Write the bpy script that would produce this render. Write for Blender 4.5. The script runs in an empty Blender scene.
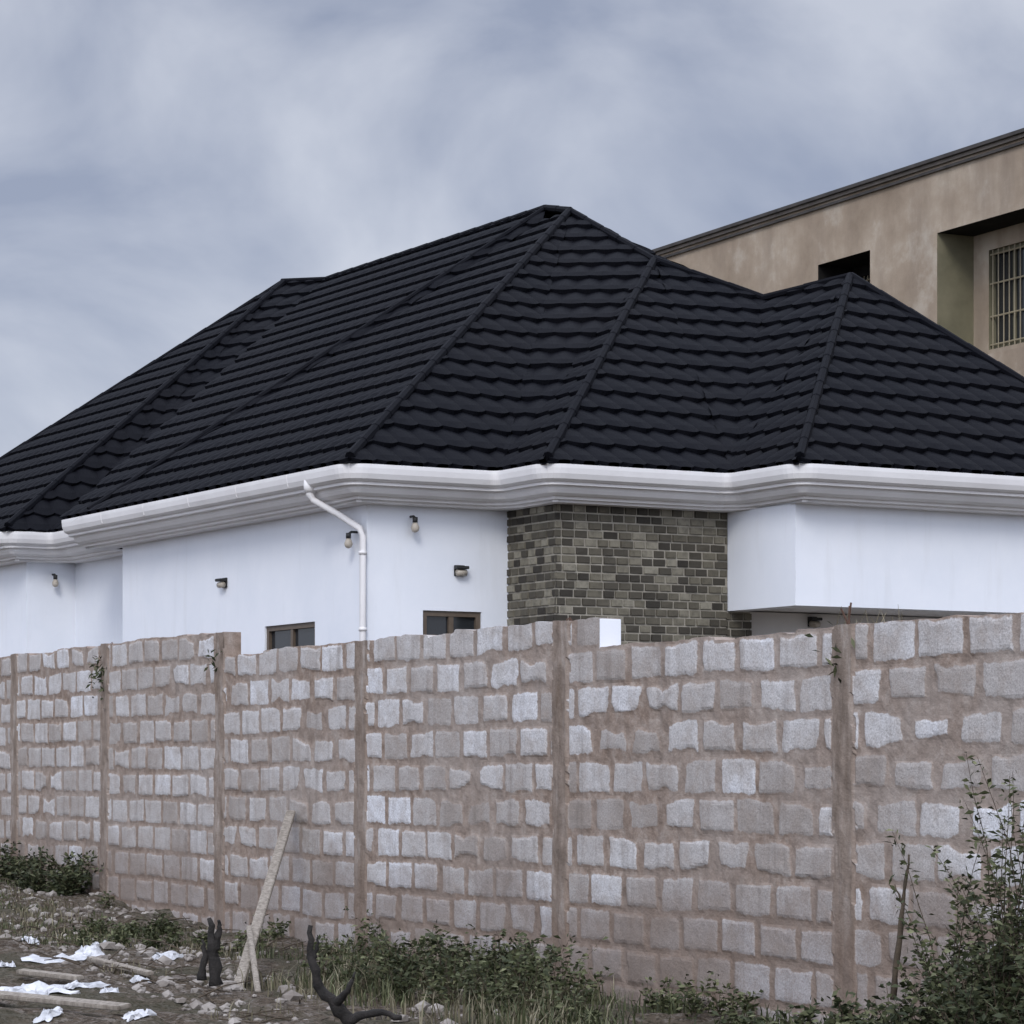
import bpy, bmesh, math, random
import numpy as np
from mathutils import Vector, Matrix
random.seed(7); rng=np.random.default_rng(7)
scene=bpy.context.scene
ZC=1.5
# ---------------------------------------------------------------- helpers
def link(o,parent=None):
    scene.collection.objects.link(o)
    if parent: o.parent=parent
    return o
def empty(name):
    e=bpy.data.objects.new(name,None); return link(e)
def mesh_obj(name,verts,faces,mat=None,parent=None,smooth=False):
    me=bpy.data.meshes.new(name); me.from_pydata([tuple(map(float,v)) for v in verts],[],faces); me.update()
    if smooth: me.polygons.foreach_set('use_smooth',[True]*len(me.polygons))
    o=bpy.data.objects.new(name,me)
    if mat: me.materials.append(mat)
    return link(o,parent)
def _h(i,j,seed):
    n=(i*374761393+j*668265263+seed*982451653)&0x7fffffff
    n=((n^(n>>13))*1274126177)&0x7fffffff
    return ((n^(n>>16))&0xffff)/65535.0
def vn(x,y,seed=0):
    x=np.asarray(x,float); y=np.asarray(y,float)
    i=np.floor(x).astype(np.int64); j=np.floor(y).astype(np.int64)
    u=x-i; v=y-j; u=u*u*(3-2*u); v=v*v*(3-2*v)
    i=i+5000; j=j+5000
    return (_h(i,j,seed)*(1-u)+_h(i+1,j,seed)*u)*(1-v)+(_h(i,j+1,seed)*(1-u)+_h(i+1,j+1,seed)*u)*v
def fbm(x,y,seed=0,o=4):
    r=0;a=.5;t=0
    for k in range(o):
        r=r+a*vn(x*2**k,y*2**k,seed+k); t+=a; a*=.5
    return r/t
class NT:
    def __init__(s,name):
        s.m=bpy.data.materials.new(name); s.m.use_nodes=True; s.t=s.m.node_tree; s.b=s.t.nodes['Principled BSDF']
    def n(s,ty,**k):
        n=s.t.nodes.new(ty)
        for a,b in k.items():
            if a in n.inputs: n.inputs[a].default_value=b
            else: setattr(n,a,b)
        return n
    def l(s,a,b): s.t.links.new(a,b)
    def noise(s,scale,detail=5,rough=.6,vec=None,stretch=None):
        n=s.n('ShaderNodeTexNoise'); n.inputs['Scale'].default_value=scale; n.inputs['Detail'].default_value=detail; n.inputs['Roughness'].default_value=rough
        tc=s.n('ShaderNodeTexCoord'); src=tc.outputs['Object']
        if stretch:
            mp=s.n('ShaderNodeMapping'); mp.inputs['Scale'].default_value=stretch; s.l(src,mp.inputs['Vector']); src=mp.outputs[0]
        s.l(src,n.inputs['Vector']); return n.outputs['Fac']
    def ramp(s,fac,stops):
        r=s.n('ShaderNodeValToRGB'); e=r.color_ramp.elements
        while len(e)<len(stops): e.new(.5)
        for k,(p,c) in enumerate(stops):
            e[k].position=p; e[k].color=(c,c,c,1) if not hasattr(c,'__len__') else (*c,1)
        s.l(fac,r.inputs['Fac']); return r.outputs['Color']
    def mix(s,fac,a,b,mode='MIX'):
        m=s.n('ShaderNodeMix'); m.data_type='RGBA'; m.blend_type=mode
        for v,i in ((fac,0),(a,6),(b,7)):
            if hasattr(v,'is_output'): s.l(v,m.inputs[i])
            elif i==0: m.inputs[0].default_value=v
            else: m.inputs[i].default_value=(*v,1)
        return m.outputs[2]
    def bump(s,h,strength=.3,dist=.02):
        b=s.n('ShaderNodeBump'); b.inputs['Strength'].default_value=strength; b.inputs['Distance'].default_value=dist
        s.l(h,b.inputs['Height']); s.l(b.outputs[0],s.b.inputs['Normal'])
    def col(s,c):
        if hasattr(c,'is_output'): s.l(c,s.b.inputs['Base Color'])
        else: s.b.inputs['Base Color'].default_value=(*c,1)
    def rough(s,r,spec=.5): s.b.inputs['Roughness'].default_value=r; s.b.inputs['Specular IOR Level'].default_value=spec
def simple(name,c1,c2,scale=5,rough=.7,bump=.2,spec=.4,stretch=None,dist=.01):
    t=NT(name); f=t.noise(scale,stretch=stretch)
    t.col(t.ramp(f,[(.3,c1),(.7,c2)])); t.rough(rough,spec)
    t.bump(t.noise(scale*6,3,stretch=stretch),bump,dist); return t.m
# ---------------------------------------------------------------- materials
M_white=NT('white_wall_paint')
f=M_white.noise(1.2,6,.65); f2=M_white.noise(2.2,5,.6,stretch=(2.5,2.5,.35))
c=M_white.mix(M_white.ramp(f,[(.35,0.),(.75,1.)]),(.80,.82,.86),(.73,.76,.81))
c=M_white.mix(M_white.ramp(f2,[(.55,0.),(.85,.35)]),c,(.58,.58,.58))
M_white.col(c); M_white.rough(.8,.2); M_white.bump(M_white.noise(60,3),.12,.004); M_white=M_white.m
M_trim=simple('white_cornice_paint',(.68,.66,.65),(.78,.765,.755),1.6,.7,.08,.2)
M_grey=simple('porch_render',(.66,.645,.635),(.75,.74,.73),2,.85,.1)
M_roof=NT('stone_coated_roof')
f=M_roof.noise(260,2,.5); f2=M_roof.noise(.7,4,.6)
c=M_roof.mix(M_roof.ramp(f,[(.4,0.),(.65,1.)]),(.0015,.0017,.0025),(.007,.0075,.0115))
c=M_roof.mix(M_roof.ramp(f2,[(.4,0.),(.7,.6)]),c,(.0055,.0053,.007))
M_roof.col(c); M_roof.rough(.62,.055); M_roof.bump(f,.3,.004); M_roof=M_roof.m
# brick cladding
t=NT('split_brick_cladding'); a=t.n('ShaderNodeAttribute',attribute_name='Col'); sep=t.n('ShaderNodeSeparateColor'); t.l(a.outputs['Color'],sep.inputs[0])
c=t.ramp(sep.outputs[0],[(0,(.03,.026,.021)),(.3,(.075,.066,.05)),(.7,(.15,.135,.10)),(1,(.25,.23,.18))])
c=t.mix(t.ramp(t.noise(18,5),[(.45,0.),(.7,.5)]),c,(.05,.046,.035)); t.col(c); t.rough(.8,.3); t.bump(t.noise(60,3),.5,.006); M_brick=t.m
M_mort=simple('pale_grout',(.22,.20,.165),(.38,.35,.29),8,.9,.3)
M_frame=simple('brown_aluminium',(.09,.065,.045),(.13,.10,.075),8,.4,.02)
t=NT('dark_glass'); t.col((.02,.022,.025)); t.rough(.12,.5); M_glass=t.m
M_shade=simple('painted_recess_shade',(.010,.0095,.009),(.02,.018,.017),3,.9,.1,.1)  # near-black colour standing in for shade inside deep window recesses
# beige render
t=NT('weathered_cement_render'); f=t.noise(.45,7,.65); f2=t.noise(1.3,6,.6,stretch=(1.5,1.5,.3))
c=t.ramp(f,[(.34,(.235,.180,.128)),(.5,(.34,.270,.200)),(.64,(.45,.375,.29))])
c=t.mix(t.ramp(f2,[(.46,0.),(.72,.55)]),c,(.22,.173,.132))
c=t.mix(t.ramp(t.noise(.9,5,.7),[(.55,0.),(.68,.45)]),c,(.46,.41,.34)); t.col(c); t.rough(.9,.2); t.bump(t.noise(25,3),.3,.01); M_beige=t.m
M_olive=simple('olive_reveal_paint',(.13,.12,.075),(.20,.18,.115),2,.8,.1)
M_coping=simple('dark_coping',(.035,.032,.030),(.075,.068,.062),3,.8,.2)
M_cop2=simple('grey_coping',(.13,.115,.10),(.20,.175,.15),3,.8,.2)
M_bar=simple('painted_window_bar',(.25,.21,.14),(.32,.27,.18),9,.5,.05)
# block wall
t=NT('sandcrete_block_wall'); a=t.n('ShaderNodeAttribute',attribute_name='Col'); sep=t.n('ShaderNodeSeparateColor'); t.l(a.outputs['Color'],sep.inputs[0])
edge=t.noise(26,4,.65); big=t.noise(1.1,4,.6)
m=t.n('ShaderNodeMath',operation='ADD'); t.l(sep.outputs[0],m.inputs[0])
m2=t.n('ShaderNodeMath',operation='MULTIPLY_ADD'); t.l(edge,m2.inputs[0]); m2.inputs[1].default_value=.8; m2.inputs[2].default_value=-.40; t.l(m2.outputs[0],m.inputs[1])
mask=t.ramp(m.outputs[0],[(.38,0.),(.62,1.)])
blk=t.ramp(sep.outputs[1],[(0,(.275,.235,.205)),(.25,(.385,.35,.325)),(.55,(.485,.46,.445)),(.8,(.57,.555,.55)),(1,(.69,.695,.72))])
blk=t.mix(t.ramp(t.noise(6,6,.7),[(.46,0.),(.70,.6)]),blk,(.33,.275,.235))
blk=t.mix(t.ramp(t.noise(90,2,.6),[(.36,.40),(.55,0.)]),blk,(.20,.175,.16))
mor=t.ramp(t.noise(9,6,.7),[(.3,(.175,.128,.098)),(.5,(.27,.208,.168)),(.72,(.40,.34,.295))])
mor=t.mix(t.ramp(big,[(.4,0.),(.7,.6)]),mor,(.36,.32,.29))
pier=t.ramp(t.noise(5,6,.7,stretch=(1.5,1.5,.5)),[(.3,(.14,.105,.08)),(.52,(.25,.20,.165)),(.7,(.38,.335,.30))])
mor=t.mix(sep.outputs[2],mor,pier)
c=t.mix(mask,mor,blk)
tc=t.n('ShaderNodeTexCoord'); sx=t.n('ShaderNodeSeparateXYZ'); t.l(tc.outputs['Object'],sx.inputs[0])
mm=t.n('ShaderNodeMath',operation='MULTIPLY_ADD'); t.l(big,mm.inputs[0]); mm.inputs[1].default_value=-1.2; t.l(sx.outputs[2],mm.inputs[2])
c=t.mix(t.ramp(mm.outputs[0],[(.0,.55),(.35,0.)]),c,(.18,.13,.10))
c=t.mix(t.ramp(t.noise(2.6,5,.65,stretch=(3,3,.22)),[(.53,0.),(.72,.40)]),c,(.16,.13,.11))
t.col(c); t.rough(.93,.15); t.bump(t.noise(55,4,.7),.6,.010); M_block=t.m
M_soil=NT('dirt_ground'); t=M_soil
c=t.ramp(t.noise(.9,7,.7),[(.3,(.075,.054,.038)),(.5,(.155,.122,.092)),(.68,(.25,.21,.17))])
c=t.mix(t.ramp(t.noise(14,5,.75),[(.47,0.),(.60,.7)]),c,(.31,.275,.24))
c=t.mix(t.ramp(t.noise(30,4,.75),[(.50,0.),(.60,.8)]),c,(.04,.032,.023))
c=t.mix(t.ramp(t.noise(.9,6,.7),[(.48,0.),(.56,.6)]),c,(.04,.042,.02))
t.col(c); t.rough(.95,.1); t.bump(t.noise(20,6,.75),1.,.06); M_soil=t.m
def leafmat(name,a,b,c):
    t=NT(name); g=t.n('ShaderNodeNewGeometry')
    cc=t.ramp(g.outputs['Random Per Island'],[(0,a),(.6,b),(1,c)])
    cc=t.mix(t.ramp(t.noise(1.6,3),[(.4,0.),(.65,.6)]),cc,a)
    t.col(cc); t.rough(.6,.2); return t.m
M_leaf=leafmat('weed_leaves',(.024,.030,.013),(.070,.080,.036),(.18,.185,.10))
M_leaf2=leafmat('shrub_leaves',(.020,.026,.012),(.058,.068,.032),(.15,.155,.085))
M_dry=leafmat('dry_grass',(.08,.07,.042),(.16,.14,.09),(.28,.25,.17))
M_twig=simple('twig_bark',(.035,.026,.018),(.10,.075,.05),12,.9,.3)
M_char=simple('charred_wood',(.008,.007,.006),(.035,.03,.027),14,.9,.6,dist=.02)
M_wood=simple('weathered_timber',(.15,.125,.10),(.36,.32,.27),6,.85,.5,stretch=(6,6,.8))
M_litter=simple('plastic_litter',(.35,.36,.38),(.68,.68,.70),9,.6,.4)
M_stone=simple('rubble_stone',(.10,.08,.065),(.36,.33,.30),2.5,.9,.5)
M_rust=simple('rusty_rebar',(.06,.03,.02),(.12,.07,.05),20,.85,.3)
M_black=simple('black_plastic',(.015,.015,.015),(.03,.03,.03),8,.5,.05)
M_cream=simple('lamp_diffuser',(.35,.31,.25),(.5,.45,.38),8,.4,.02)

def box(name,o,ax,ay,az,mat,parent=None,bevel=0):
    o=Vector(o);ax=Vector(ax);ay=Vector(ay);az=Vector(az)
    v=[o,o+ax,o+ax+ay,o+ay,o+az,o+ax+az,o+ax+ay+az,o+ay+az]
    fs=[(0,3,2,1),(4,5,6,7),(0,1,5,4),(1,2,6,5),(2,3,7,6),(3,0,4,7)]
    ob=mesh_obj(name,v,fs,mat,parent)
    bm=bmesh.new(); bm.from_mesh(ob.data); bmesh.ops.recalc_face_normals(bm,faces=bm.faces)
    if bevel: bmesh.ops.bevel(bm,geom=bm.edges[:],offset=bevel,segments=2,affect='EDGES')
    bm.to_mesh(ob.data); bm.free(); return ob
def tube_data(pts,rad,n=8):
    pts=[Vector(p) for p in pts]; V=[];F=[]
    rads=rad if hasattr(rad,'__len__') else [rad]*len(pts)
    up=Vector((.13,.21,1)).normalized()
    for i,p in enumerate(pts):
        d=(pts[min(i+1,len(pts)-1)]-pts[max(i-1,0)]).normalized()
        a=d.cross(up); 
        if a.length<.2: a=d.cross(Vector((1,.3,0)))
        a.normalize(); b=d.cross(a)
        for k in range(n):
            th=2*math.pi*k/n; V.append(p+(a*math.cos(th)+b*math.sin(th))*rads[i])
    for i in range(len(pts)-1):
        for k in range(n):
            F.append((i*n+k,i*n+(k+1)%n,(i+1)*n+(k+1)%n,(i+1)*n+k))
    F.append(tuple(range(n))[::-1]); F.append(tuple(range((len(pts)-1)*n,len(pts)*n)))
    return V,F
def merge(parts):
    V=[];F=[]
    for v,f in parts:
        b=len(V); V+=list(v); F+=[tuple(i+b for i in x) for x in f]
    return V,F
def tube(name,pts,rad,mat,parent=None,n=10):
    V,F=tube_data(pts,rad,n); return mesh_obj(name,V,F,mat,parent,True)
# ---------------------------------------------------------------- ground
def wall_s(x,y): return x*.445-(y-21.11)*.895
def gh(x,y):
    x=np.asarray(x,float);y=np.asarray(y,float)
    s=wall_s(x,y); a=np.clip(-s/12.5,0,1)**1.2
    near=np.exp(-((x)**2+(y-20)**2)/900)
    return .04+.40*a*np.clip(1-(np.abs(x)+abs(y-25))/200,0,1)+near*((fbm(x*.8,y*.8,3)-.5)*.20+(fbm(x*5,y*5,9)-.5)*.11)
def axis(c,half,step,far):
    a=np.arange(c-half,c+half,step); e=np.geomspace(half,far,26)[1:]
    return np.concatenate([c-e[::-1],a,c+e])
gx=axis(0,14,.08,900); gy=axis(21,14,.08,900)
X,Y=np.meshgrid(gx,gy); Z=gh(X,Y)
nx,ny=len(gx),len(gy)
idx=np.arange(nx*ny).reshape(ny,nx)
F=np.stack([idx[:-1,:-1],idx[:-1,1:],idx[1:,1:],idx[1:,:-1]],-1).reshape(-1,4)
mesh_obj('ground',np.stack([X,Y,Z],-1).reshape(-1,3).tolist(),F.tolist(),M_soil,None,True)
def g1(x,y): return float(gh(x,y))
# ---------------------------------------------------------------- fence
def fence():
    piers=[-18.0,-14.9,-11.79,-8.85,-5.74,-2.64,.76,4.30,7.85]
    secs=[(-21,-5.62,ZC+1.263),(-5.62,1.31,ZC+1.048),(1.31,11,ZC+.854)]
    V=[];Fs=[];C=[]
    NRM=np.array([-.895,-.445])
    for si,(s0,s1,zt) in enumerate(secs):
        ds=.02; dz=.0165
        S=np.linspace(s0,s1,int((s1-s0)/ds)+1); Zs=np.arange(zt,-.25,-dz)
        SS,ZZ=np.meshgrid(S,Zs)
        pk=np.array(piers); pi=np.clip(np.searchsorted(pk,SS)-1,0,len(pk)-1); ps=pk[pi]
        pd=np.min(np.abs(SS+(fbm(ZZ*1.5,SS*.2,12,2)-.5)*.05-pk[:,None,None]),0)
        warpz=(fbm(SS*.7,ZZ*.0+pi*7,21)-.5)*.05
        over=(si==1)&(SS>.76); ztr=np.where(over,secs[2][2],zt); sid=np.where(over,2,si)
        rr=(ztr-ZZ+warpz+.02*(pi%3))/.247; row=np.floor(rr).astype(int); fv=(rr-row-.5)*.247
        st=np.where((row+pi)%2==0,0,.5)+.22*(_h(row+50,pi+9,5)-.5)
        cc=(SS-ps)/.466+st; colm=np.floor(cc).astype(int); fu=(cc-colm-.5)*.466
        a=row+100;b=colm+pi*40+1000+sid*500
        r1=_h(a,b,1);r2=_h(a,b,2);r3=_h(a,b,3);r4=_h(a,b,4);r5=_h(a,b,8)
        hw=.219-.026*r1*r1-.008*r3; hh=.109-.013*r2
        rad=.012
        qx=np.abs(fu-(r3-.5)*.018+(r4-.5)*.05*fv)-hw+rad; qy=np.abs(fv-(r4-.5)*.012+(r3-.5)*.03*fu)-hh+rad
        d=np.hypot(np.maximum(qx,0),np.maximum(qy,0))+np.minimum(np.maximum(qx,qy),0)-rad
        d=d+(fbm(SS*9,ZZ*9,31)-.5)*.026+(fbm(SS*30,ZZ*30,33,2)-.5)*.012+.006
        smear=fbm(SS*1.6,ZZ*2.2,77)
        d=d+np.clip(smear-.57,0,1)*.22
        ispier=pd<.112+.05*(fbm(SS*2+1,ZZ*6,5)-.5)
        d=np.where(ispier,np.maximum(d,.05),d)
        d=np.where(pd<.125+.05*(fbm(SS*3,ZZ*9,6)-.5),np.maximum(d,.012),d)
        mask=np.clip(.5-d*30,0,1)
        bright=np.clip(.56+(r5-.5)*.66+(fbm(SS*.5,ZZ*.8,55)-.5)*.95+(fbm(SS*5,ZZ*5,58)-.5)*.4,0,1)
        hgt=mask*.008+(fbm(SS*9,ZZ*9,41)-.5)*.018*(1-mask)+(fbm(SS*22,ZZ*22,43)-.5)*.005+(r2-.5)*.008*mask
        hgt=np.where(ispier,.016+(fbm(SS*14,ZZ*2,61)-.5)*.02+(fbm(SS*8,ZZ*8,62)-.5)*.02,hgt)
        px=.445*SS+NRM[0]*hgt; py=21.11-.895*SS+NRM[1]*hgt
        top=(fbm(S*5,S*0,71)-.5)*.035+np.where(_h(np.floor(S/.47).astype(int)+300,np.zeros(len(S),int)+3,2)>.7,-.014,.004)
        ZZ=ZZ+top[None,:]*np.clip(1-(zt-ZZ)/.12,0,1)
        ny,nx=SS.shape; base=len(V)
        V.extend(np.stack([px,py,ZZ],-1).reshape(-1,3).tolist())
        C.extend(np.stack([mask,bright,ispier*1.,mask*0+1],-1).reshape(-1,4).tolist())
        idx=np.arange(nx*ny).reshape(ny,nx)+base
        Fs.extend(np.stack([idx[:-1,:-1],idx[1:,:-1],idx[1:,1:],idx[:-1,1:]],-1).reshape(-1,4).tolist())
        th=.15; base2=len(V)
        for k in range(nx):
            for (o,zz) in ((th,zt+top[k]),(th,-.25)):
                V.append((.445*S[k]-NRM[0]*o,21.11-.895*S[k]-NRM[1]*o,zz)); C.append((.2,.4,0,1))
        for k in range(nx-1):
            Fs.append((base+k,base+k+1,base2+2*(k+1),base2+2*k))
            Fs.append((base2+2*k,base2+2*(k+1),base2+2*(k+1)+1,base2+2*k+1))
        zn={0:secs[1][2],1:secs[2][2]}.get(si)
        for k,full in ((0,si==0),(nx-1,si==2)):
            if full: Fs.append((int(idx[0,k]),base2+2*k,base2+2*k+1,int(idx[-1,k])))
            elif k!=0:
                zl=zn-.05; b3=len(V)
                V.append((.445*S[k]-NRM[0]*th,21.11-.895*S[k]-NRM[1]*th,zl)); C.append((.2,.4,0,1))
                row_=int((zt-zl)/dz); Fs.append((int(idx[0,k]),base2+2*k,b3,int(idx[row_,k])))
    o=mesh_obj('block_fence_wall',V,Fs,M_block,None,False)
    at=o.data.color_attributes.new('Col','FLOAT_COLOR','POINT'); at.data.foreach_set('color',np.array(C,dtype=np.float32).ravel())
    def P(s,off=0,z=0): return Vector((.445*s+.895*off,21.11-.895*s+.445*off,z))
    box('whitewashed_block_end',P(1.313,-.004,ZC+1.048-.215),P(.012)-P(0),P(0,.158)-P(0),(0,0,.205),M_white,o,.003)
    parts=[]
    for s,zt in ((4.30,ZC+.854),(.76,ZC+1.048),(-5.74,ZC+1.2),(-8.85,ZC+1.263)):
        for k in range(3):
            b=P(s+random.uniform(-.08,.08),.05+random.uniform(0,.06),zt-.05)
            hgt=random.uniform(.1,.24) if s>4 else random.uniform(.03,.08)
            parts.append(tube_data([b,b+Vector((random.uniform(-.01,.01),0,hgt*.5)),b+Vector((random.uniform(-.04,.04),0,hgt))],.006,6))
    V,F=merge(parts); mesh_obj('rebar',V,F,M_rust,o)
    return P
FP=fence()
# ---------------------------------------------------------------- house
A=Vector((-1.458,27,0)); TH=math.radians(29.7)
Ld=Vector((-math.sin(TH),math.cos(TH),0)); Rd=Vector((math.cos(TH),math.sin(TH),0))
ZE=ZC+2.817
def H(l,r,z=0): return A+Ld*l+Rd*r+Vector((0,0,z))
def HR(p): return H(p[0],p[1],ZE+p[2]*.975)
house=empty('white_bungalow_house')
pA=(0,0,0);pB=(0,1.55,0);pC=(-.88,1.55,0);pD=(-.88,3.52,0);pE=(-2,3.52,0);pZ=(-2,8.12,0)
P1=(5.7,5.7,3.77);T=(3.72,5.6,2.87);Yv=(2.71,6.37,2.36);U=(1.84,6.88,2.52)
Vv=tuple(P1[i]+.62*(T[i]-P1[i]) for i in range(3))
Gv=(6.3,0,0);Pv=(6.3,5.7,3.75);P0=(6.5,5.85,3.95);W=(12.4,5.85,3.95)
G2=(7.0,0,0);G3=(7.0,.53,0);I=(8.68,.53,0);Hc=(8.68,-.05,0);Q=(13.0,5.51,3.98);Fr=(15,-.05,0)
Mx=(2,8.12,0);N=(2,12,0);O=(15,12,0)
tris=[[pA,Gv,Pv,P1],[Gv,P0,Pv],[Gv,G2,W,P0],[G2,G3,W],[G3,I,W],[Hc,Fr,Q],[Hc,I,Q],[I,W,Q],
 [pA,pB,P1],[pB,Vv,P1],[pB,pC,T],[pB,T,Vv],[pC,pD,T],[pD,Yv,T],[pD,pE,U],[pD,U,Yv],[pE,pZ,U],
 [U,pZ,Mx],[Yv,U,Mx],[T,Yv,Mx],[P1,T,Mx],[P1,Mx,N],[P1,N,P0],[P0,N,O],[P0,O,W],[W,O,Q],[Q,O,Fr]]
ROW=.215
def tile_face(poly,bmout):
    P=[HR(p) for p in poly]
    n=(P[1]-P[0]).cross(P[2]-P[0]); n.normalize()
    if n.z<0:n=-n
    hd=Vector((0,0,1)).cross(n); hd.normalize(); up=n.cross(hd)
    if up.z<0: up=-up
    sp=up.z
    rp=ROW/sp
    o=P[0]+up*((ZE-P[0].z)/sp)
    ss=[(p-o).dot(hd) for p in P]; tt=[(p-o).dot(up) for p in P]
    k0=math.floor(min(tt)/rp+1e-4)-1; k1=math.ceil(max(tt)/rp)+1
    wl=.26; ns=6; s0=math.floor(min(ss)/wl)-1; s1=math.ceil(max(ss)/wl)+1
    S=np.arange(s0*ns,s1*ns+1)/ns*wl
    vv=[]
    for k in range(k0,k1+1):
        off=.5*wl*(k%2)
        w=np.abs(np.sin(np.pi*(((S+off)/wl)%1)))
        wp=np.abs(np.sin(np.pi*(((S+off+.5*wl)/wl)%1)))
        tb=k*rp
        scal=-.085*w
        jit=(vn(S*1.3,S*0+k,11)-.5)*.025
        for (dt,h,sc) in ((0.0,.004+.010*wp,1),(.006,.044+.020*w,1),(.10,.038+.032*w,.6),(.24,.024+.024*w,.2),(rp*.93,.006+.012*w,0)):
            vv.append(np.stack([S,tb+dt+scal*sc+jit*sc,np.asarray(h+0*S)],-1))
    G=np.array(vv)
    Wp=np.array(o)[None,None]+G[...,0:1]*np.array(hd)+G[...,1:2]*np.array(up)+G[...,2:3]*np.array(n)
    bm=bmesh.new()
    c=np.array([[a,b] for a,b in zip(ss,tt)]); cen=c.mean(0)
    fc=(G[:-1,:-1,:2]+G[1:,1:,:2])/2; keep=np.ones(fc.shape[:2],bool)
    m=len(P); planes=[]
    for i in range(m):
        a=c[i];b=c[(i+1)%m];e=b-a;nn=np.array([e[1],-e[0]])/np.hypot(*e)
        if np.dot(cen-a,nn)<0: nn=-nn
        dd=(fc-a)@nn; keep&=dd>-.3
        planes.append((P[i],P[(i+1)%m]))
    used={}
    def gv(i,j):
        k=(i,j)
        if k not in used: used[k]=bm.verts.new(Wp[i,j])
        return used[k]
    for i,j in zip(*np.nonzero(keep)):
        bm.faces.new((gv(i,j),gv(i,j+1),gv(i+1,j+1),gv(i+1,j)))
    cw=sum(P,Vector())/m
    for a,b in planes:
        e=(b-a); pn=e.cross(n).normalized()
        if (cw-a).dot(pn)<0: pn=-pn
        iseave=abs(a.z-ZE)<1e-3 and abs(b.z-ZE)<1e-3
        a2=a-pn*(.06 if iseave else .004)
        bmesh.ops.bisect_plane(bm,geom=bm.verts[:]+bm.edges[:]+bm.faces[:],plane_co=a2,plane_no=pn,clear_inner=True)
    me=bpy.data.meshes.new('t'); bm.to_mesh(me); bm.free(); bmout.from_mesh(me); bpy.data.meshes.remove(me)
bmr=bmesh.new()
for p in tris: tile_face(p,bmr)
bmesh.ops.recalc_face_normals(bmr,faces=bmr.faces)
me=bpy.data.meshes.new('roof_tiles'); bmr.to_mesh(me); bmr.free(); me.materials.append(M_roof)
link(bpy.data.objects.new('roof_tiles',me),house)
V=[];F=[]
for p in tris:
    b=len(V); V+=[HR(q)-Vector((0,0,.02)) for q in p]; F.append(tuple(range(b,b+len(p))))
mesh_obj('roof_deck',V,F,M_roof,house)
parts=[]
for a,b,r in ((pA,P1,.046),(pC,T,.046),(pE,U,.046),(Hc,Q,.046),(Gv,P0,.036),(P1,P0,.042),(P0,W,.042),(Q,W,.042),(T,P1,.042),(T,Yv,.042),(Yv,U,.042),(U,pZ,.046),(Q,Fr,.042)):
    a=HR(a)+Vector((0,0,.05));b=HR(b)+Vector((0,0,.05)); L=(b-a).length; n=max(1,int(L/.40)); d=(b-a)/n
    if n>2: a=a+d*.06
    for k in range(n):
        q0=a+d*k-d*.06; q1=a+d*(k+1)
        if k==n-1: q1=b
        parts.append(tube_data([q0,q0+d*.03,q1],[r+.001,r+.004,r-.002],8))
V,F=merge(parts); mesh_obj('ridge_caps',V,F,M_roof,house,False)
eave=[(15,-.05),(8.68,-.05),(8.68,.53),(7.0,.53),(7.0,0),(0,0),(0,1.55),(-.88,1.55),(-.88,3.52),(-2,3.52),(-2,8.12),(2,8.12),(2,12),(15,12)]
def fillet(path,r,n=6):
    out=[path[0]]
    for i in range(1,len(path)-1):
        p=np.array(path[i]);a=np.array(path[i-1])-p;b=np.array(path[i+1])-p
        rr=min(r,.45*np.hypot(*a),.45*np.hypot(*b)); a=a/np.hypot(*a);b=b/np.hypot(*b)
        c=p+(a+b)*rr
        for k in range(n+1):
            th=k/n*math.pi/2
            out.append(tuple(c-a*rr*math.sin(th)-b*rr*math.cos(th)))
    out.append(path[-1]); return out
def sweep(name,path,prof,mat,parent,closed=False):
    path=[np.array(p,float) for p in path]; V=[];F=[];m=len(prof)
    for i,p in enumerate(path):
        a=path[i]-path[i-1] if i>0 else path[1]-path[0]
        b=path[i+1]-path[i] if i<len(path)-1 else a
        a=a/np.hypot(*a); b=b/np.hypot(*b)
        na=np.array([a[1],-a[0]]);nb=np.array([b[1],-b[0]])
        mt=(na+nb); mt=mt/np.dot(mt,mt)*2
        for (o,z) in prof:
            q=p+mt*o; V.append(H(q[0],q[1],ZE+z))
    for i in range(len(path)-1):
        for k in range(m-1):
            F.append((i*m+k,(i+1)*m+k,(i+1)*m+k+1,i*m+k+1))
    return mesh_obj(name,V,F,mat,parent)
fe=fillet(eave,.15)
prof=[(.10,-.03),(-.06,-.012),(-.085,-.017),(-.085,-.05),(-.078,-.10),(-.06,-.145),(-.03,-.165),(-.01,-.17),(-.01,-.195),(.045,-.20),(.05,-.23),(.07,-.26),(.105,-.28),(.15,-.285),(.15,-.31),(.20,-.315),(.20,-.335),(.42,-.337)]
sweep('eave_cornice',fe,prof,M_trim,house)
parts=[]
for i in range(1,6):
    l=i*1.15
    parts.append(tube_data([H(l,-.084,ZE-.02),H(l,-.085,ZE-.06),H(l,-.07,ZE-.13),H(l,-.03,ZE-.16)],.005,6))
V,F=merge(parts); mesh_obj('gutter_straps',V,F,M_trim,house)
ZT=ZE-.32; ZB=-.1
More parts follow.
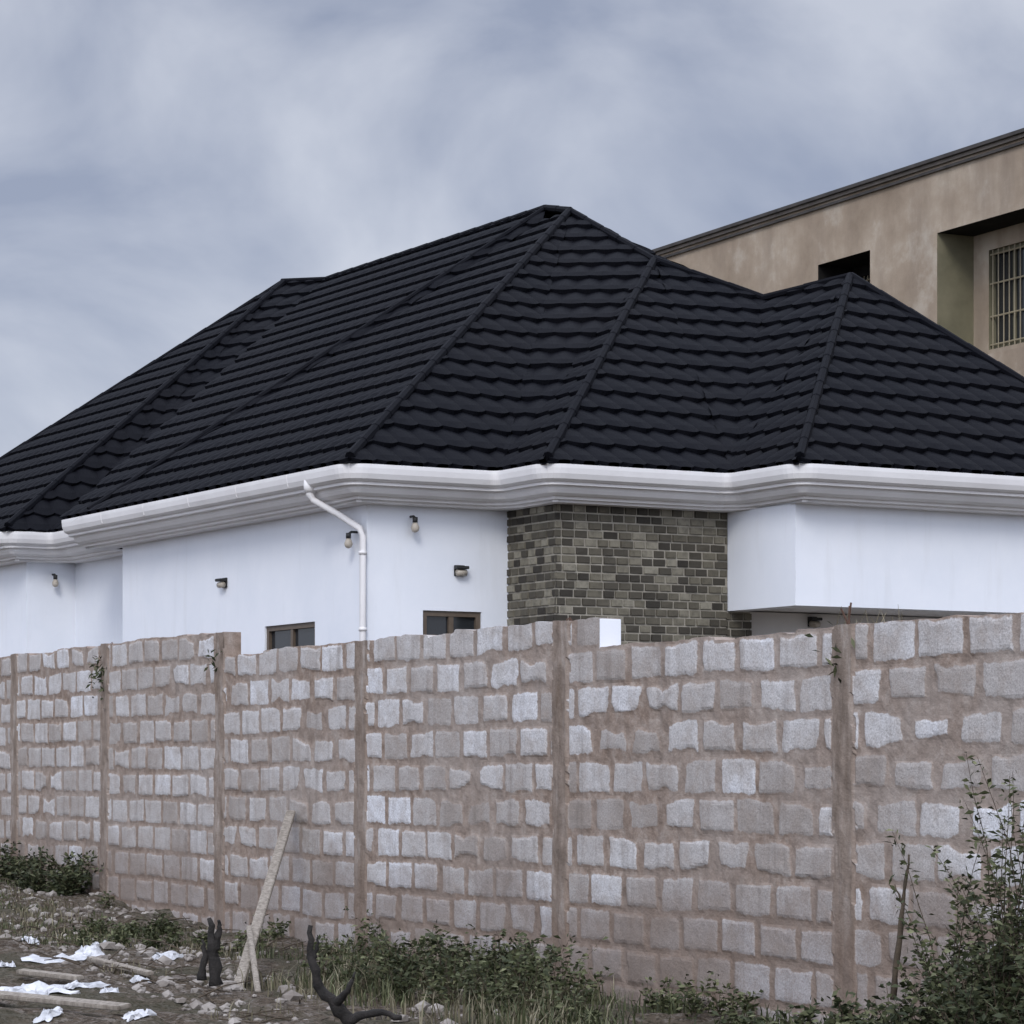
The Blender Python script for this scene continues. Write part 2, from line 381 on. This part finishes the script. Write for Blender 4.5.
def plane_wall(name,p0,p1,z0,z1,holes,mat,parent,inward,reveal=.12,rmat=None,topmat=None,darkh=None):
    d=(p1-p0); L=d.length; d.normalize()
    us=sorted({0,L,*[h[0] for h in holes],*[h[1] for h in holes]}); zs=sorted({z0,z1,*[h[2] for h in holes],*[h[3] for h in holes]})
    V=[];F=[]
    def q(u,z,o=0): return p0+d*u+Vector((0,0,z))+inward*o
    for i in range(len(us)-1):
        for j in range(len(zs)-1):
            cu=(us[i]+us[i+1])/2;cz=(zs[j]+zs[j+1])/2
            if any(h[0]<cu<h[1] and h[2]<cz<h[3] for h in holes): continue
            b=len(V);V+=[q(us[i],zs[j]),q(us[i+1],zs[j]),q(us[i+1],zs[j+1]),q(us[i],zs[j+1])];F.append((b,b+1,b+2,b+3))
    o=mesh_obj(name,V,F,mat,parent)
    V=[];F=[];mi=[]
    for hi,h in enumerate(holes):
        c=[(h[0],h[2]),(h[1],h[2]),(h[1],h[3]),(h[0],h[3])]
        for k in range(4):
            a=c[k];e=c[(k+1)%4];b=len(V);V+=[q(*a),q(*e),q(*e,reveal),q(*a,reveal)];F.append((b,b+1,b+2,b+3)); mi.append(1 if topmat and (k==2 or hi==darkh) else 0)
    if holes:
        o=mesh_obj(name+'_reveals',V,F,rmat or mat,parent)
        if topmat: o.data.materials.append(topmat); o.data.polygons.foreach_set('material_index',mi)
    return q
def window(name,q,h,off,parent,nm=1,bars=0,barmat=None,fr=.04,frm=None):
    u0,u1,z0,z1=h; parts=[]
    frm=frm or M_frame
    def bx(a,b,c,d,o0,o1):
        P=[q(a,c,o0),q(b,c,o0),q(b,d,o0),q(a,d,o0),q(a,c,o1),q(b,c,o1),q(b,d,o1),q(a,d,o1)]
        return (P,[(0,3,2,1),(4,5,6,7),(0,1,5,4),(1,2,6,5),(2,3,7,6),(3,0,4,7)])
    parts+= [bx(u0,u1,z0,z0+fr,off-.03,off+.03),bx(u0,u1,z1-fr,z1,off-.03,off+.03),bx(u0,u0+fr,z0+fr,z1-fr,off-.03,off+.03),bx(u1-fr,u1,z0+fr,z1-fr,off-.03,off+.03)]
    for k in range(nm):
        c=u0+(u1-u0)*(k+1)/(nm+1); parts.append(bx(c-fr/2,c+fr/2,z0+fr,z1-fr,off-.025,off+.025))
    V,F=merge(parts); mesh_obj(name+'_frame',V,F,frm,parent)
    V,F=bx(u0+fr,u1-fr,z0+fr,z1-fr,off+.004,off+.012); mesh_obj(name+'_glass',V,F,M_glass,parent)
    if bars:
        parts=[]
        for k in range(bars):
            c=u0+(u1-u0)*(k+.5)/bars
            parts.append(tube_data([q(c,z0,off-.07),q(c,(z0+z1)/2,off-.07),q(c,z1,off-.07)],.012,6))
        for z in (z0+.08,z0+(z1-z0)*.33,z0+(z1-z0)*.66,z1-.08):
            parts.append(tube_data([q(u0,z,off-.065),q((u0+u1)/2,z,off-.065),q(u1,z,off-.065)],.016,6))
        V,F=merge(parts); mesh_obj(name+'_bars',V,F,barmat,parent)
wp=[(15,.3),(9.0,.3),(9.0,.9),(6.2,.9),(6.2,.35),(.35,.35),(.35,1.84),(-.53,1.84),(-.53,3.72)]
for i in range(len(wp)-1):
    a=H(*wp[i]);b=H(*wp[i+1])
    hol=[]; inw=Rd if wp[i][1]==wp[i+1][1] else Ld
    if i==4: hol=[(6.2-2.56,6.2-1.44,2.25,2.955)]
    if i==5: hol=[(.929-.35,1.55-.35,2.35,3.025)]
    mat=M_white if i<6 else M_mort
    q=plane_wall('wall_%d'%i,a,b,ZB,ZT,hol,mat,house,inw)
    for h in hol: window('window_%d'%i,q,h,.05,house,1,0,None,.05)
plane_wall('wall_back_a',H(-1.65+.0,7.77),H(2.35,7.77),ZB,ZT,[],M_white,house,-Rd)
plane_wall('wall_back_b',H(2.35,7.77),H(2.35,11.6),ZB,ZT,[],M_white,house,-Ld)
plane_wall('wall_back_c',H(2.35,11.6),H(14.6,11.6),ZB,ZT,[],M_white,house,-Rd)
plane_wall('wall_back_d',H(14.6,11.6),H(14.6,.3),ZB,ZT,[],M_white,house,-Ld)
zb=3.05
RX=3.72
box('porch_beam_side',H(-1.65,RX,zb),Ld*1.115,Rd*.2,(0,0,ZT-zb),M_white,house)
box('porch_beam_front',H(-1.65,RX+.2,zb),Ld*.22,Rd*(7.76-RX-.2),(0,0,ZT-zb),M_white,house)
box('porch_ceiling',H(-1.425,RX+.205,zb+.03),Ld*2.7,Rd*(7.75-RX-.2),(0,0,.08),M_grey,house)
box('porch_rear_wall',H(-.25,RX+.27,ZB),Ld*.15,Rd*3.75,(0,0,zb+.02-ZB),M_grey,house)
box('porch_door',H(-.28,6.4,.4),Ld*.025,Rd*1.0,(0,0,2.1),M_frame,house)
V=[];F=[];C=[]
def bricks(p0,p1,out,z0,z1):
    d=(p1-p0);L=d.length;d.normalize();rh=.078;nr=int((z1-z0)/rh)
    for r in range(nr):
        u=-random.uniform(0,.14) 
        while u<L:
            w=random.uniform(.12,.17); a=u+.007 if u>=0 else -.016;b=min(u+w-.007,L+.016)
            if b-a>.02:
                zz=z1-(r+1)*rh+.008; zt_=zz+rh-.015; t=.008+random.random()*.012
                c=random.random()**1.1; base=len(V)
                def q(u_,z_,o): return p0+d*u_+Vector((0,0,z_))+out*o
                j=[random.uniform(-.003,.003) for _ in range(4)]
                V.extend([q(a,zz,0),q(b,zz,0),q(b,zt_,0),q(a,zt_,0),q(a+.005,zz+.004,t+j[0]),q(b-.005,zz+.004,t+j[1]),q(b-.005,zt_-.004,t+j[2]),q(a+.005,zt_-.004,t+j[3])])
                C.extend([(c,c,c,1)]*8)
                F.extend([tuple(base+i for i in f) for f in ((4,5,6,7),(0,1,5,4),(1,2,6,5),(2,3,7,6),(3,0,4,7))])
            u+=w
bricks(H(.35,1.84),H(-.53,1.84),-Rd,1.2,ZT-.01)
bricks(H(-.53,1.84),H(-.53,3.70),-Ld,1.2,ZT-.01)
bricks(H(-.53,3.72),H(-.53,3.98),-Ld,1.2,zb-.01)
o=mesh_obj('brick_cladding',V,F,M_brick,house)
at_=o.data.color_attributes.new('Col','FLOAT_COLOR','POINT'); at_.data.foreach_set('color',np.array(C,dtype=np.float32).ravel())
box('porch_column_core',H(-.527,RX+.003,ZB),Ld*.27,Rd*.26,(0,0,zb-ZB-.005),M_mort,house)
pr=.030
tube('downpipe',[H(.78,-.02,ZE-.14),H(.78,-.02,ZE-.23),H(.76,.0,ZE-.28),H(.58,.17,ZE-.42),H(.36,.285,ZE-.56),H(.32,.29,ZE-.64),H(.32,.29,ZE-1.4),H(.32,.29,.2)],[.05,.040,pr,pr,pr,pr,pr,pr],M_trim,house,12)
tube('downpipe_outlet',[H(.78,-.02,ZE-.10),H(.78,-.02,ZE-.17),H(.78,-.02,ZE-.21)],[.06,.06,.05],M_trim,house,12)
for z in (ZE-.8,ZE-1.5): tube('pipe_clip',[H(.32,.29,z),H(.32,.29,z+.03)],.038,M_trim,house,12)
def lamp(l,r,z,out,kind):
    b=H(l,r,z); side=Vector((0,0,1)).cross(out)
    if kind=='box':
        e=empty('wall_lamp')
        box('back_plate',b-side*.055-Vector((0,0,.05)),side*.11,out*.015,(0,0,.10),M_black,e,.003)
        box('hood',b-side*.065+out*.016+Vector((0,0,.012)),side*.13,out*.07,(0,0,.028),M_black,e,.004)
        V,F=tube_data([b-side*.05+out*.045,b+side*.05+out*.045],.03,10); mesh_obj('diffuser',V,F,M_cream,e,True).location=(0,0,-.022)
    else:
        e=empty('bulb_holder')
        tube('bracket',[b,b+out*.06,b+out*.09+Vector((0,0,-.02))],.012,M_black,e,8)
        tube('socket',[b+out*.09+Vector((0,0,-.01)),b+out*.09+Vector((0,0,-.06))],.024,M_black,e,10)
        q=b+out*.09+Vector((0,0,-.06)); tube('bulb',[q,q+Vector((0,0,-.02)),q+Vector((0,0,-.05)),q+Vector((0,0,-.08)),q+Vector((0,0,-.092))],[.018,.03,.04,.03,.008],M_cream,e,12)
lamp(.35,.80,ZC+253/3000*27.8+.04,-Ld,'bulb')
lamp(.35,1.31,ZC+204/3000*28.0,-Ld,'box')
lamp(.55,.35,ZC+238/3000*27.7+.04,-Rd,'bulb')
lamp(3.50,.35,ZC+191/3000*30.4,-Rd,'box')
lamp(6.6,.9,ZC+166/3000*33.3,-Rd,'box')
lamp(9.0,.62,ZC+200/3000*35.2,-Ld,'bulb')
lamp(-.25,4.9,zb-.06,-Ld,'box')
# ---------------------------------------------------------------- neighbouring building
nb=empty('cement_rendered_building')
FB=Vector((8.363,49,0)); Lb=Vector((-.438,.899,0)); Rb=Vector((.899,.438,0))
top=12.03
def NBp(q,o=0,z=0): return FB+Lb*q+Rb*o+Vector((0,0,z))
q0=-16
holes=[(-2.2-q0,2.51-q0,8.5,10.76),(4.61-q0,6.35-q0,9.0,10.80),(-8-q0,-4.5-q0,8.5,10.76)]
qf=plane_wall('facade',NBp(q0),NBp(13),0,top-.1,holes,M_beige,nb,Rb,.75,M_olive,M_shade,1)  # soffits and all second-recess reveals get shade painted in as dark colour
for i,h in enumerate(holes):
    wd=(h[1]-.45-1.9,h[1]-.45,8.75,10.45) if i!=1 else (h[0]+.15,h[1]-.15,9.2,10.6)
    pw=plane_wall('recess_wall_%d'%i,NBp(q0,.75)+Lb*h[0],NBp(q0,.75)+Lb*h[1],h[2],h[3],[(wd[0]-h[0],wd[1]-h[0],wd[2],wd[3])],M_beige if i!=1 else M_shade,nb,Rb,.15,M_olive if i!=1 else M_shade)  # second recess back wall also coloured dark to stand for shade
    window('window_%d'%i,pw,(wd[0]-h[0],wd[1]-h[0],wd[2],wd[3]),.10,nb,2,12,M_bar,.07,M_olive if i!=1 else M_shade)
box('coping',NBp(q0,-.12,top-.06),Lb*29.2,Rb*.6,(0,0,.06),M_coping,nb)
box('cornice_band',NBp(q0,-.06,top-.125),Lb*29.1,Rb*.3,(0,0,.062),M_cop2,nb)
box('cornice_band_lower',NBp(q0,-.05,top-.225),Lb*29.1,Rb*.045,(0,0,.045),M_coping,nb)
plane_wall('end_wall_far',NBp(13),NBp(13,12),0,top-.1,[],M_beige,nb,-Lb)
plane_wall('end_wall_near',NBp(q0),NBp(q0,12),0,top-.1,[],M_beige,nb,Lb)
plane_wall('rear_wall',NBp(q0,12),NBp(13,12),0,top-.1,[],M_beige,nb,-Rb)
box('roof_slab',NBp(q0,.3,top-.6),Lb*29,Rb*11.7,(0,0,.2),M_coping,nb)
# ---------------------------------------------------------------- vegetation
def leaves(centers,dirs,L,Wd):
    n=len(centers); d=dirs/np.linalg.norm(dirs,axis=1,keepdims=True)
    r=rng.normal(size=(n,3)); s=np.cross(d,r); s/=np.linalg.norm(s,axis=1,keepdims=True)+1e-9
    L=np.asarray(L).reshape(-1,1)*np.ones((n,1)); Wd=np.asarray(Wd).reshape(-1,1)*np.ones((n,1))
    v=np.stack([centers,centers+d*L*.5+s*Wd,centers+d*L-np.array([0,0,1])*L*.15,centers+d*L*.5-s*Wd],1).reshape(-1,3)
    f=np.arange(4*n).reshape(n,4)
    return v,f
def combine(name,parts,mats,parent=None):
    V=np.concatenate([p[0] for p in parts]); F=[];mi=[];b=0
    for (v,f,m) in parts:
        F+= (np.asarray(f)+b).tolist(); mi+=[m]*len(f); b+=len(v)
    me=bpy.data.meshes.new(name); me.from_pydata(V.tolist(),[],F)
    for m in mats: me.materials.append(m)
    me.polygons.foreach_set('material_index',mi); me.update()
    return link(bpy.data.objects.new(name,me),parent)
def stems(bases,n_per,height,spread,nseg=6,leafn=14,leafL=.06,leafW=.014,rad=.004):
    TV=[];TF=[];b=0;lc=[];ld=[]
    for (x,y,sc) in bases:
        z=g1(x,y)-.02
        for k in range(n_per):
            hgt=height*sc*rng.uniform(.4,1.15); az=rng.uniform(0,2*math.pi); sp=spread*sc*rng.uniform(.2,1)
            t=np.linspace(0,1,nseg); 
            p=np.stack([x+sp*np.cos(az)*t**1.6+rng.normal(0,.012,nseg)*t,y+sp*np.sin(az)*t**1.6+rng.normal(0,.012,nseg)*t,z+hgt*(t-.18*t**2)],-1)
            r=rad*(1-.75*t)
            for i in range(nseg):
                for a in (0,2.1,4.2): TV.append(p[i]+r[i]*np.array([math.cos(a),math.sin(a),0]))
            for i in range(nseg-1):
                for a in range(3): TF.append((b+i*3+a,b+i*3+(a+1)%3,b+(i+1)*3+(a+1)%3,b+(i+1)*3+a))
            b+=nseg*3
            m=leafn; tt=rng.uniform(.12,1,m); ip=np.stack([np.interp(tt,t,p[:,j]) for j in range(3)],-1)
            lc.append(ip+rng.normal(0,.015,(m,3))); dd=rng.normal(size=(m,3)); dd[:,2]=np.abs(dd[:,2])*.5+.1; ld.append(dd)
    lc=np.concatenate(lc); ld=np.concatenate(ld); n=len(lc)
    v,f=leaves(lc,ld,leafL*rng.uniform(.5,1.3,n),leafW*rng.uniform(.6,1.3,n))
    return (np.array(TV),np.array(TF)),(v,f)
def blades(bases,n_per,height,rad):
    n=len(bases)*n_per
    b=np.repeat(np.array([(x,y,s) for x,y,s in bases]),n_per,0)
    px=b[:,0]+rng.normal(0,rad,n);py=b[:,1]+rng.normal(0,rad,n);pz=gh(px,py)-.01
    h=height*b[:,2]*rng.uniform(.4,1.2,n); az=rng.uniform(0,6.283,n); w=.0045*rng.uniform(.6,1.4,n)
    lean=rng.uniform(.1,.8,n)*h; dx=np.cos(az);dy=np.sin(az)
    sx=-dy*w;sy=dx*w
    p0=np.stack([px-sx,py-sy,pz],-1);p1=np.stack([px+sx,py+sy,pz],-1)
    m=np.stack([px+dx*lean*.3,py+dy*lean*.3,pz+h*.65],-1); o=np.stack([sx,sy,0*sx],-1)*.8
    tip=np.stack([px+dx*lean,py+dy*lean,pz+h],-1)
    v=np.stack([p0,p1,m+o,m-o,tip,tip+o*.2],1).reshape(-1,3)
    k=np.arange(n)[:,None]*6
    f=np.concatenate([k+np.array([[0,1,2,3]]),k+np.array([[3,2,5,4]])])
    return v,f
def at(px,d): return ((px-512)/3000*d,d)
def wd(px): return 31500/(px+980)
def scatter(n,x0,x1,f0,f1,s0=.6,s1=1.2,patch=None):
    out=[];tries=0
    while len(out)<n and tries<20000:
        tries+=1
        px=random.uniform(x0,x1); w=wd(px); d=w-random.uniform(f0,f1); 
        x,y=at(px,d)
        if patch is not None and float(fbm(x*.9,y*.9,88))<patch: continue
        out.append((x,y,random.uniform(s0,s1)))
    return out
bs=scatter(90,250,590,.15,3.4,.35,1.6,.45)+scatter(14,600,1040,.1,1.0,.4,.9)+scatter(34,80,250,.3,6,.2,.6,.52)
(tv,tf),(lv,lf)=stems(bs,7,.36,.18,5,14,.055,.010,.003)
gb=scatter(60,-40,240,.1,7,.2,.45,.52)+scatter(80,240,600,.1,4,.4,1.1,.45)+scatter(18,600,1060,.1,1.5,.4,.9)
gv,gf=blades(gb,44,.18,.13)
db=scatter(60,-40,260,.1,7,.25,.6,.46)+scatter(60,260,600,.1,5,.4,1.2,.44); dv,df=blades(db,30,.20,.15)
combine('weeds',[(tv,tf,1),(lv,lf,0),(gv,gf,0),(dv,df,2)],[M_leaf,M_twig,M_dry])
def shrub(name,bases,n_per,h,sp,leafn,ll,lw,mat=M_leaf2,rad=.007):
    (tv,tf),(lv,lf)=stems(bases,n_per,h,sp,7,leafn,ll,lw,rad)
    return combine(name,[(tv,tf,1),(lv,lf,0)],[mat,M_twig])
shrub('low_bush',scatter(24,-60,80,.2,1.4,.5,1.1),13,.48,.34,34,.065,.014)
shrub('low_bush',scatter(14,395,560,.5,2.6,.7,1.3),12,.40,.28,36,.06,.013)
bb=[]
for k in range(26):
    x=rng.uniform(2.1,3.1);y=rng.uniform(14.3,15.6); bb.append((x,y,.45+.6*min(1,(x-2.0)/.6)*rng.uniform(.5,1)))
shrub('shrub',bb,11,1.0,.42,44,.055,.012)
tb=[(2.42,14.8,1.0),(2.62,15.0,1.05),(2.2,15.1,.75),(2.75,14.6,1.1),(2.5,15.2,.95),(2.55,14.7,.85)]
shrub('tall_shrub',tb,10,1.8,.5,66,.055,.010,M_leaf,.006)
shrub('low_bush',[(x,y,s) for x,y,s in [(1.35,15.9,.6),(1.55,15.7,.8),(1.75,15.6,.9),(1.95,15.5,1.1),(1.2,16.1,.5),(2.05,15.2,1.2)]],14,.42,.3,40,.055,.012)
lc=[]
for s,z,n in ((-8.85,ZC+1.0,80),(4.30,ZC+.70,14),(-5.74,ZC+1.0,25)):
    p=FP(s,-.05,z); c=rng.normal(size=(n,3))*[.06,.05,.10]+np.array(p); lc.append(c)
lc=np.concatenate(lc); dd=rng.normal(size=lc.shape); v,f=leaves(lc,dd,.07,.012); combine('wall_creeper',[(v,f,0)],[M_leaf2])
gr=[]
for k in range(14):
    b=FP(4.3+random.uniform(-.25,.5),.07,ZC+.84); h=random.uniform(.05,.16); t=Vector((random.uniform(-.05,.05),random.uniform(-.03,.03),h))
    gr.append(tube_data([b,b+t*.5,b+t],[.003,.002,.001],4))
V,F=merge(gr); mesh_obj('dry_grass_stalks',V,F,M_dry)
# ---------------------------------------------------------------- timber, stumps, litter
def plank(name,a,b,w,t,mat,side):
    a=Vector(a);b=Vector(b);d=(b-a); s=Vector(side); s=(s-d.normalized()*s.dot(d.normalized())).normalized()*w; n=d.cross(s).normalized()*t
    return box(name,a-s/2-n/2,d,s,n,mat,None,.006)
x,y=at(236,20.8); base=Vector((x,y,g1(x,y)-.03)); dtp=wd(293)-.05
x2,y2=at(291,dtp-.06); tpv=Vector((x2,y2,ZC-(812-775)/3000*dtp))
lean=empty('leaning_plank')
p=plank('board',base,tpv,.075,.035,M_wood,(1,.1,0)); p.parent=lean
xa,ya=at(258,20.4); p=plank('prop_stick',Vector((xa,ya,g1(xa,ya)-.02)),base+(tpv-base)*.33+Vector((-.05,-.05,0)),.04,.035,M_wood,(1,0,0)); p.parent=lean
def branch(name,chains,mat,parent=None,n=9):
    parts=[]
    for pts,r in chains:
        P=[Vector(pts[0])]
        for i in range(len(pts)-1):
            for k in range(1,5):
                q=Vector(pts[i]).lerp(Vector(pts[i+1]),k/4); P.append(q+Vector((random.uniform(-1,1),random.uniform(-1,1),random.uniform(-1,1)))*.008)
        rr=[np.interp(i/(len(P)-1)*(len(r)-1),range(len(r)),r)*random.uniform(.8,1.2) for i in range(len(P))]
        parts.append(tube_data(P,rr,n))
    V,F=merge(parts); return mesh_obj(name,V,F,mat,parent,True)
def W3(px,py,d): x,y=at(px,d); return (x,y,ZC-(py-775)/3000*d)
d=17.6
branch('charred_stump',[([W3(352,1025,d),W3(335,1005,d),W3(318,985,d),W3(311,955,d),W3(310,925,d)],[.045,.038,.030,.024,.014]),
  ([W3(335,1005,d),W3(348,990,d-.1),W3(356,972,d-.1)],[.028,.018,.006]),([W3(345,1022,d),W3(375,1012,d),W3(400,1018,d)],[.034,.024,.015]),([W3(312,960,d),W3(318,945,d),W3(317,934,d)],[.016,.011,.004])],M_char)
d=19.8
branch('charred_stump',[([W3(216,985,d),W3(213,950,d),W3(210,918,d)],[.045,.038,.016]),([W3(214,955,d),W3(219,930,d),W3(218,920,d)],[.03,.022,.01]),([W3(202,980,d),W3(205,955,d),W3(203,940,d)],[.03,.02,.008])],M_char)
d=16.0
branch('dead_branch',[([W3(893,1000,d),W3(899,940,d),W3(905,895,d),W3(910,855,d)],[.020,.015,.011,.006]),([W3(903,905,d),W3(895,885,d)],[.008,.003])],M_twig)
def groundplank(px1,d1,px2,d2,w):
    x1,y1=at(px1,d1);x2,y2=at(px2,d2)
    plank('wooden_board',(x1,y1,g1(x1,y1)+.05),(x2,y2,g1(x2,y2)+.06),w,.03,M_wood,(0,1,0.1))
groundplank(-10,19.4,125,18.6,.12); groundplank(20,21,80,20.6,.08); groundplank(90,22.3,150,21.2,.06)
V=[];F=[]
def crumple(px,d,sx,sy):
    cx,cy=at(px,d); n=12; b=len(V); sd=random.randint(0,999); a=random.uniform(-.5,.5)
    for i in range(n):
        for j in range(n):
            u=(i/(n-1)-.5);v=(j/(n-1)-.5); k=1+1.1*(float(vn(u*5+3,v*5+3,sd))-.5)
            lx=u*sx*k*math.cos(a)-v*sy*k*math.sin(a); ly=u*sx*k*math.sin(a)+v*sy*k*math.cos(a); x=cx+lx;y=cy+ly
            edge=1-2*max(abs(u),abs(v))
            V.append((x,y,g1(x,y)+.008+.05*float(vn(u*9+20,v*9+20,sd+5))*min(1,edge*4)))
    for i in range(n-1):
        for j in range(n-1): F.append((b+i*n+j,b+(i+1)*n+j,b+(i+1)*n+j+1,b+i*n+j+1))
for px,d,sx,sy in ((62,22.6,.42,.5),(88,22.9,.22,.4),(45,20.0,.30,.4),(75,20.4,.22,.4),(15,19.9,.26,.3),(170,23.0,.2,.4),(135,18.2,.14,.2),(20,17.3,.2,.3),(180,17.1,.3,.2),(48,18.4,.14,.2),(110,20.0,.12,.2),(5,21.5,.12,.25),(140,21,.1,.15),(100,24,.15,.3),(30,24.2,.12,.3)): crumple(px,d,sx,sy)
mesh_obj('plastic_litter',V,F,M_litter)
parts=[]
for k in range(1500):
    px=random.uniform(-30,560); w=wd(px); d=w-random.uniform(.2,8)
    if px>240 and random.random()<.7: continue
    x,y=at(px,d); r=random.choice([.010,.012,.015,.02,.02,.03,.03,.045,.06])*random.uniform(.6,1.2)
    bm=bmesh.new(); bmesh.ops.create_icosphere(bm,subdivisions=1,radius=r)
    vs=[Vector((v.co.x*random.uniform(.7,1.4),v.co.y*random.uniform(.7,1.4),v.co.z*random.uniform(.4,.9)))+Vector((x,y,g1(x,y)+r*.2)) for v in bm.verts]
    fs=[tuple(v.index for v in f.verts) for f in bm.faces]; bm.free(); parts.append((vs,fs))
V,F=merge(parts); mesh_obj('rubble',V,F,M_stone)
parts=[]
for k in range(120):
    px=random.uniform(-30,330); w=wd(px); d=w-random.uniform(.4,8); x,y=at(px,d); a=random.uniform(0,6.28); L=random.uniform(.1,.4)
    p0=Vector((x,y,g1(x,y)+.015)); x2,y2=x+math.cos(a)*L,y+math.sin(a)*L; p2=Vector((x2,y2,g1(x2,y2)+random.uniform(.01,.10)))
    pm=(p0+p2)/2+Vector((0,0,random.uniform(0,.04))); parts.append(tube_data([p0,pm,p2],[.006,.005,.003],5))
V,F=merge(parts); mesh_obj('fallen_twigs',V,F,M_twig)
# ---------------------------------------------------------------- sky, sun, camera
w=bpy.data.worlds.new('World'); scene.world=w; w.use_nodes=True; nt=w.node_tree
bg=nt.nodes['Background']; bg.inputs['Strength'].default_value=.1
sky=nt.nodes.new('ShaderNodeTexSky'); sky.sky_type='NISHITA'; sky.sun_disc=False
sunaz=math.radians(190); sunel=math.radians(38)
sky.sun_elevation=sunel; sky.sun_rotation=sunaz
dirv=Vector((math.sin(sunaz)*math.cos(sunel),math.cos(sunaz)*math.cos(sunel),math.sin(sunel)))
tc=nt.nodes.new('ShaderNodeTexCoord')
mp=nt.nodes.new('ShaderNodeMapping'); mp.inputs['Scale'].default_value=(1,1,1.6); mp.inputs['Location'].default_value=(1.62,.2,.74); mp.inputs['Rotation'].default_value=(0,.25,0)
nt.links.new(tc.outputs['Generated'],mp.inputs['Vector'])
n1=nt.nodes.new('ShaderNodeTexNoise'); n1.inputs['Scale'].default_value=7.5; n1.inputs['Detail'].default_value=6; n1.inputs['Roughness'].default_value=.52; n1.inputs['Distortion'].default_value=.35
nt.links.new(mp.outputs[0],n1.inputs['Vector'])
cr=nt.nodes.new('ShaderNodeValToRGB'); e=cr.color_ramp.elements
e[0].position=.36; e[0].color=(.33,.375,.50,1); e[1].position=.60; e[1].color=(.60,.635,.735,1)
nt.links.new(n1.outputs['Fac'],cr.inputs['Fac'])
sx=nt.nodes.new('ShaderNodeSeparateXYZ'); nt.links.new(tc.outputs['Generated'],sx.inputs[0])
def mapr(src,a,b,c,d):
    m=nt.nodes.new('ShaderNodeMapRange')
    for k,v in zip(('From Min','From Max','To Min','To Max'),(a,b,c,d)): m.inputs[k].default_value=v
    nt.links.new(src,m.inputs['Value']); return m.outputs[0]
def add(a,b):
    m=nt.nodes.new('ShaderNodeMath'); m.operation='ADD'; nt.links.new(a,m.inputs[0]); nt.links.new(b,m.inputs[1]); return m.outputs[0]
dp=nt.nodes.new('ShaderNodeVectorMath'); dp.operation='DOT_PRODUCT'; nt.links.new(tc.outputs['Generated'],dp.inputs[0]); dp.inputs[1].default_value=tuple(dirv)
tot=add(add(mapr(sx.outputs[2],.0,.26,11.0,9.4),mapr(sx.outputs[2],.26,1,0,16)),mapr(dp.outputs['Value'],.1,1,0,20))
vm=nt.nodes.new('ShaderNodeVectorMath'); vm.operation='SCALE'; nt.links.new(cr.outputs['Color'],vm.inputs[0]); nt.links.new(tot,vm.inputs['Scale'])
mx=nt.nodes.new('ShaderNodeMix'); mx.data_type='RGBA'; mx.inputs[0].default_value=.93
nt.links.new(sky.outputs[0],mx.inputs[6]); nt.links.new(vm.outputs[0],mx.inputs[7]); nt.links.new(mx.outputs[2],bg.inputs['Color'])
sd=bpy.data.lights.new('sun','SUN'); sd.energy=1.3; sd.angle=math.radians(16); sd.color=(1,.97,.93)
so=bpy.data.objects.new('sun',sd); link(so)
so.rotation_euler=dirv.to_track_quat('Z','Y').to_euler(); so.location=dirv*50
cam=bpy.data.cameras.new('camera'); co=bpy.data.objects.new('camera',cam); link(co)
co.location=(0,0,ZC); co.rotation_euler=(math.radians(90),0,0)
cam.sensor_width=36; cam.lens=3000/1024*36; cam.shift_y=(775-512)/1024; cam.clip_end=3000; cam.clip_start=.1
scene.camera=co
scene.view_settings.view_transform='Standard'; scene.view_settings.look='None'; scene.view_settings.exposure=0
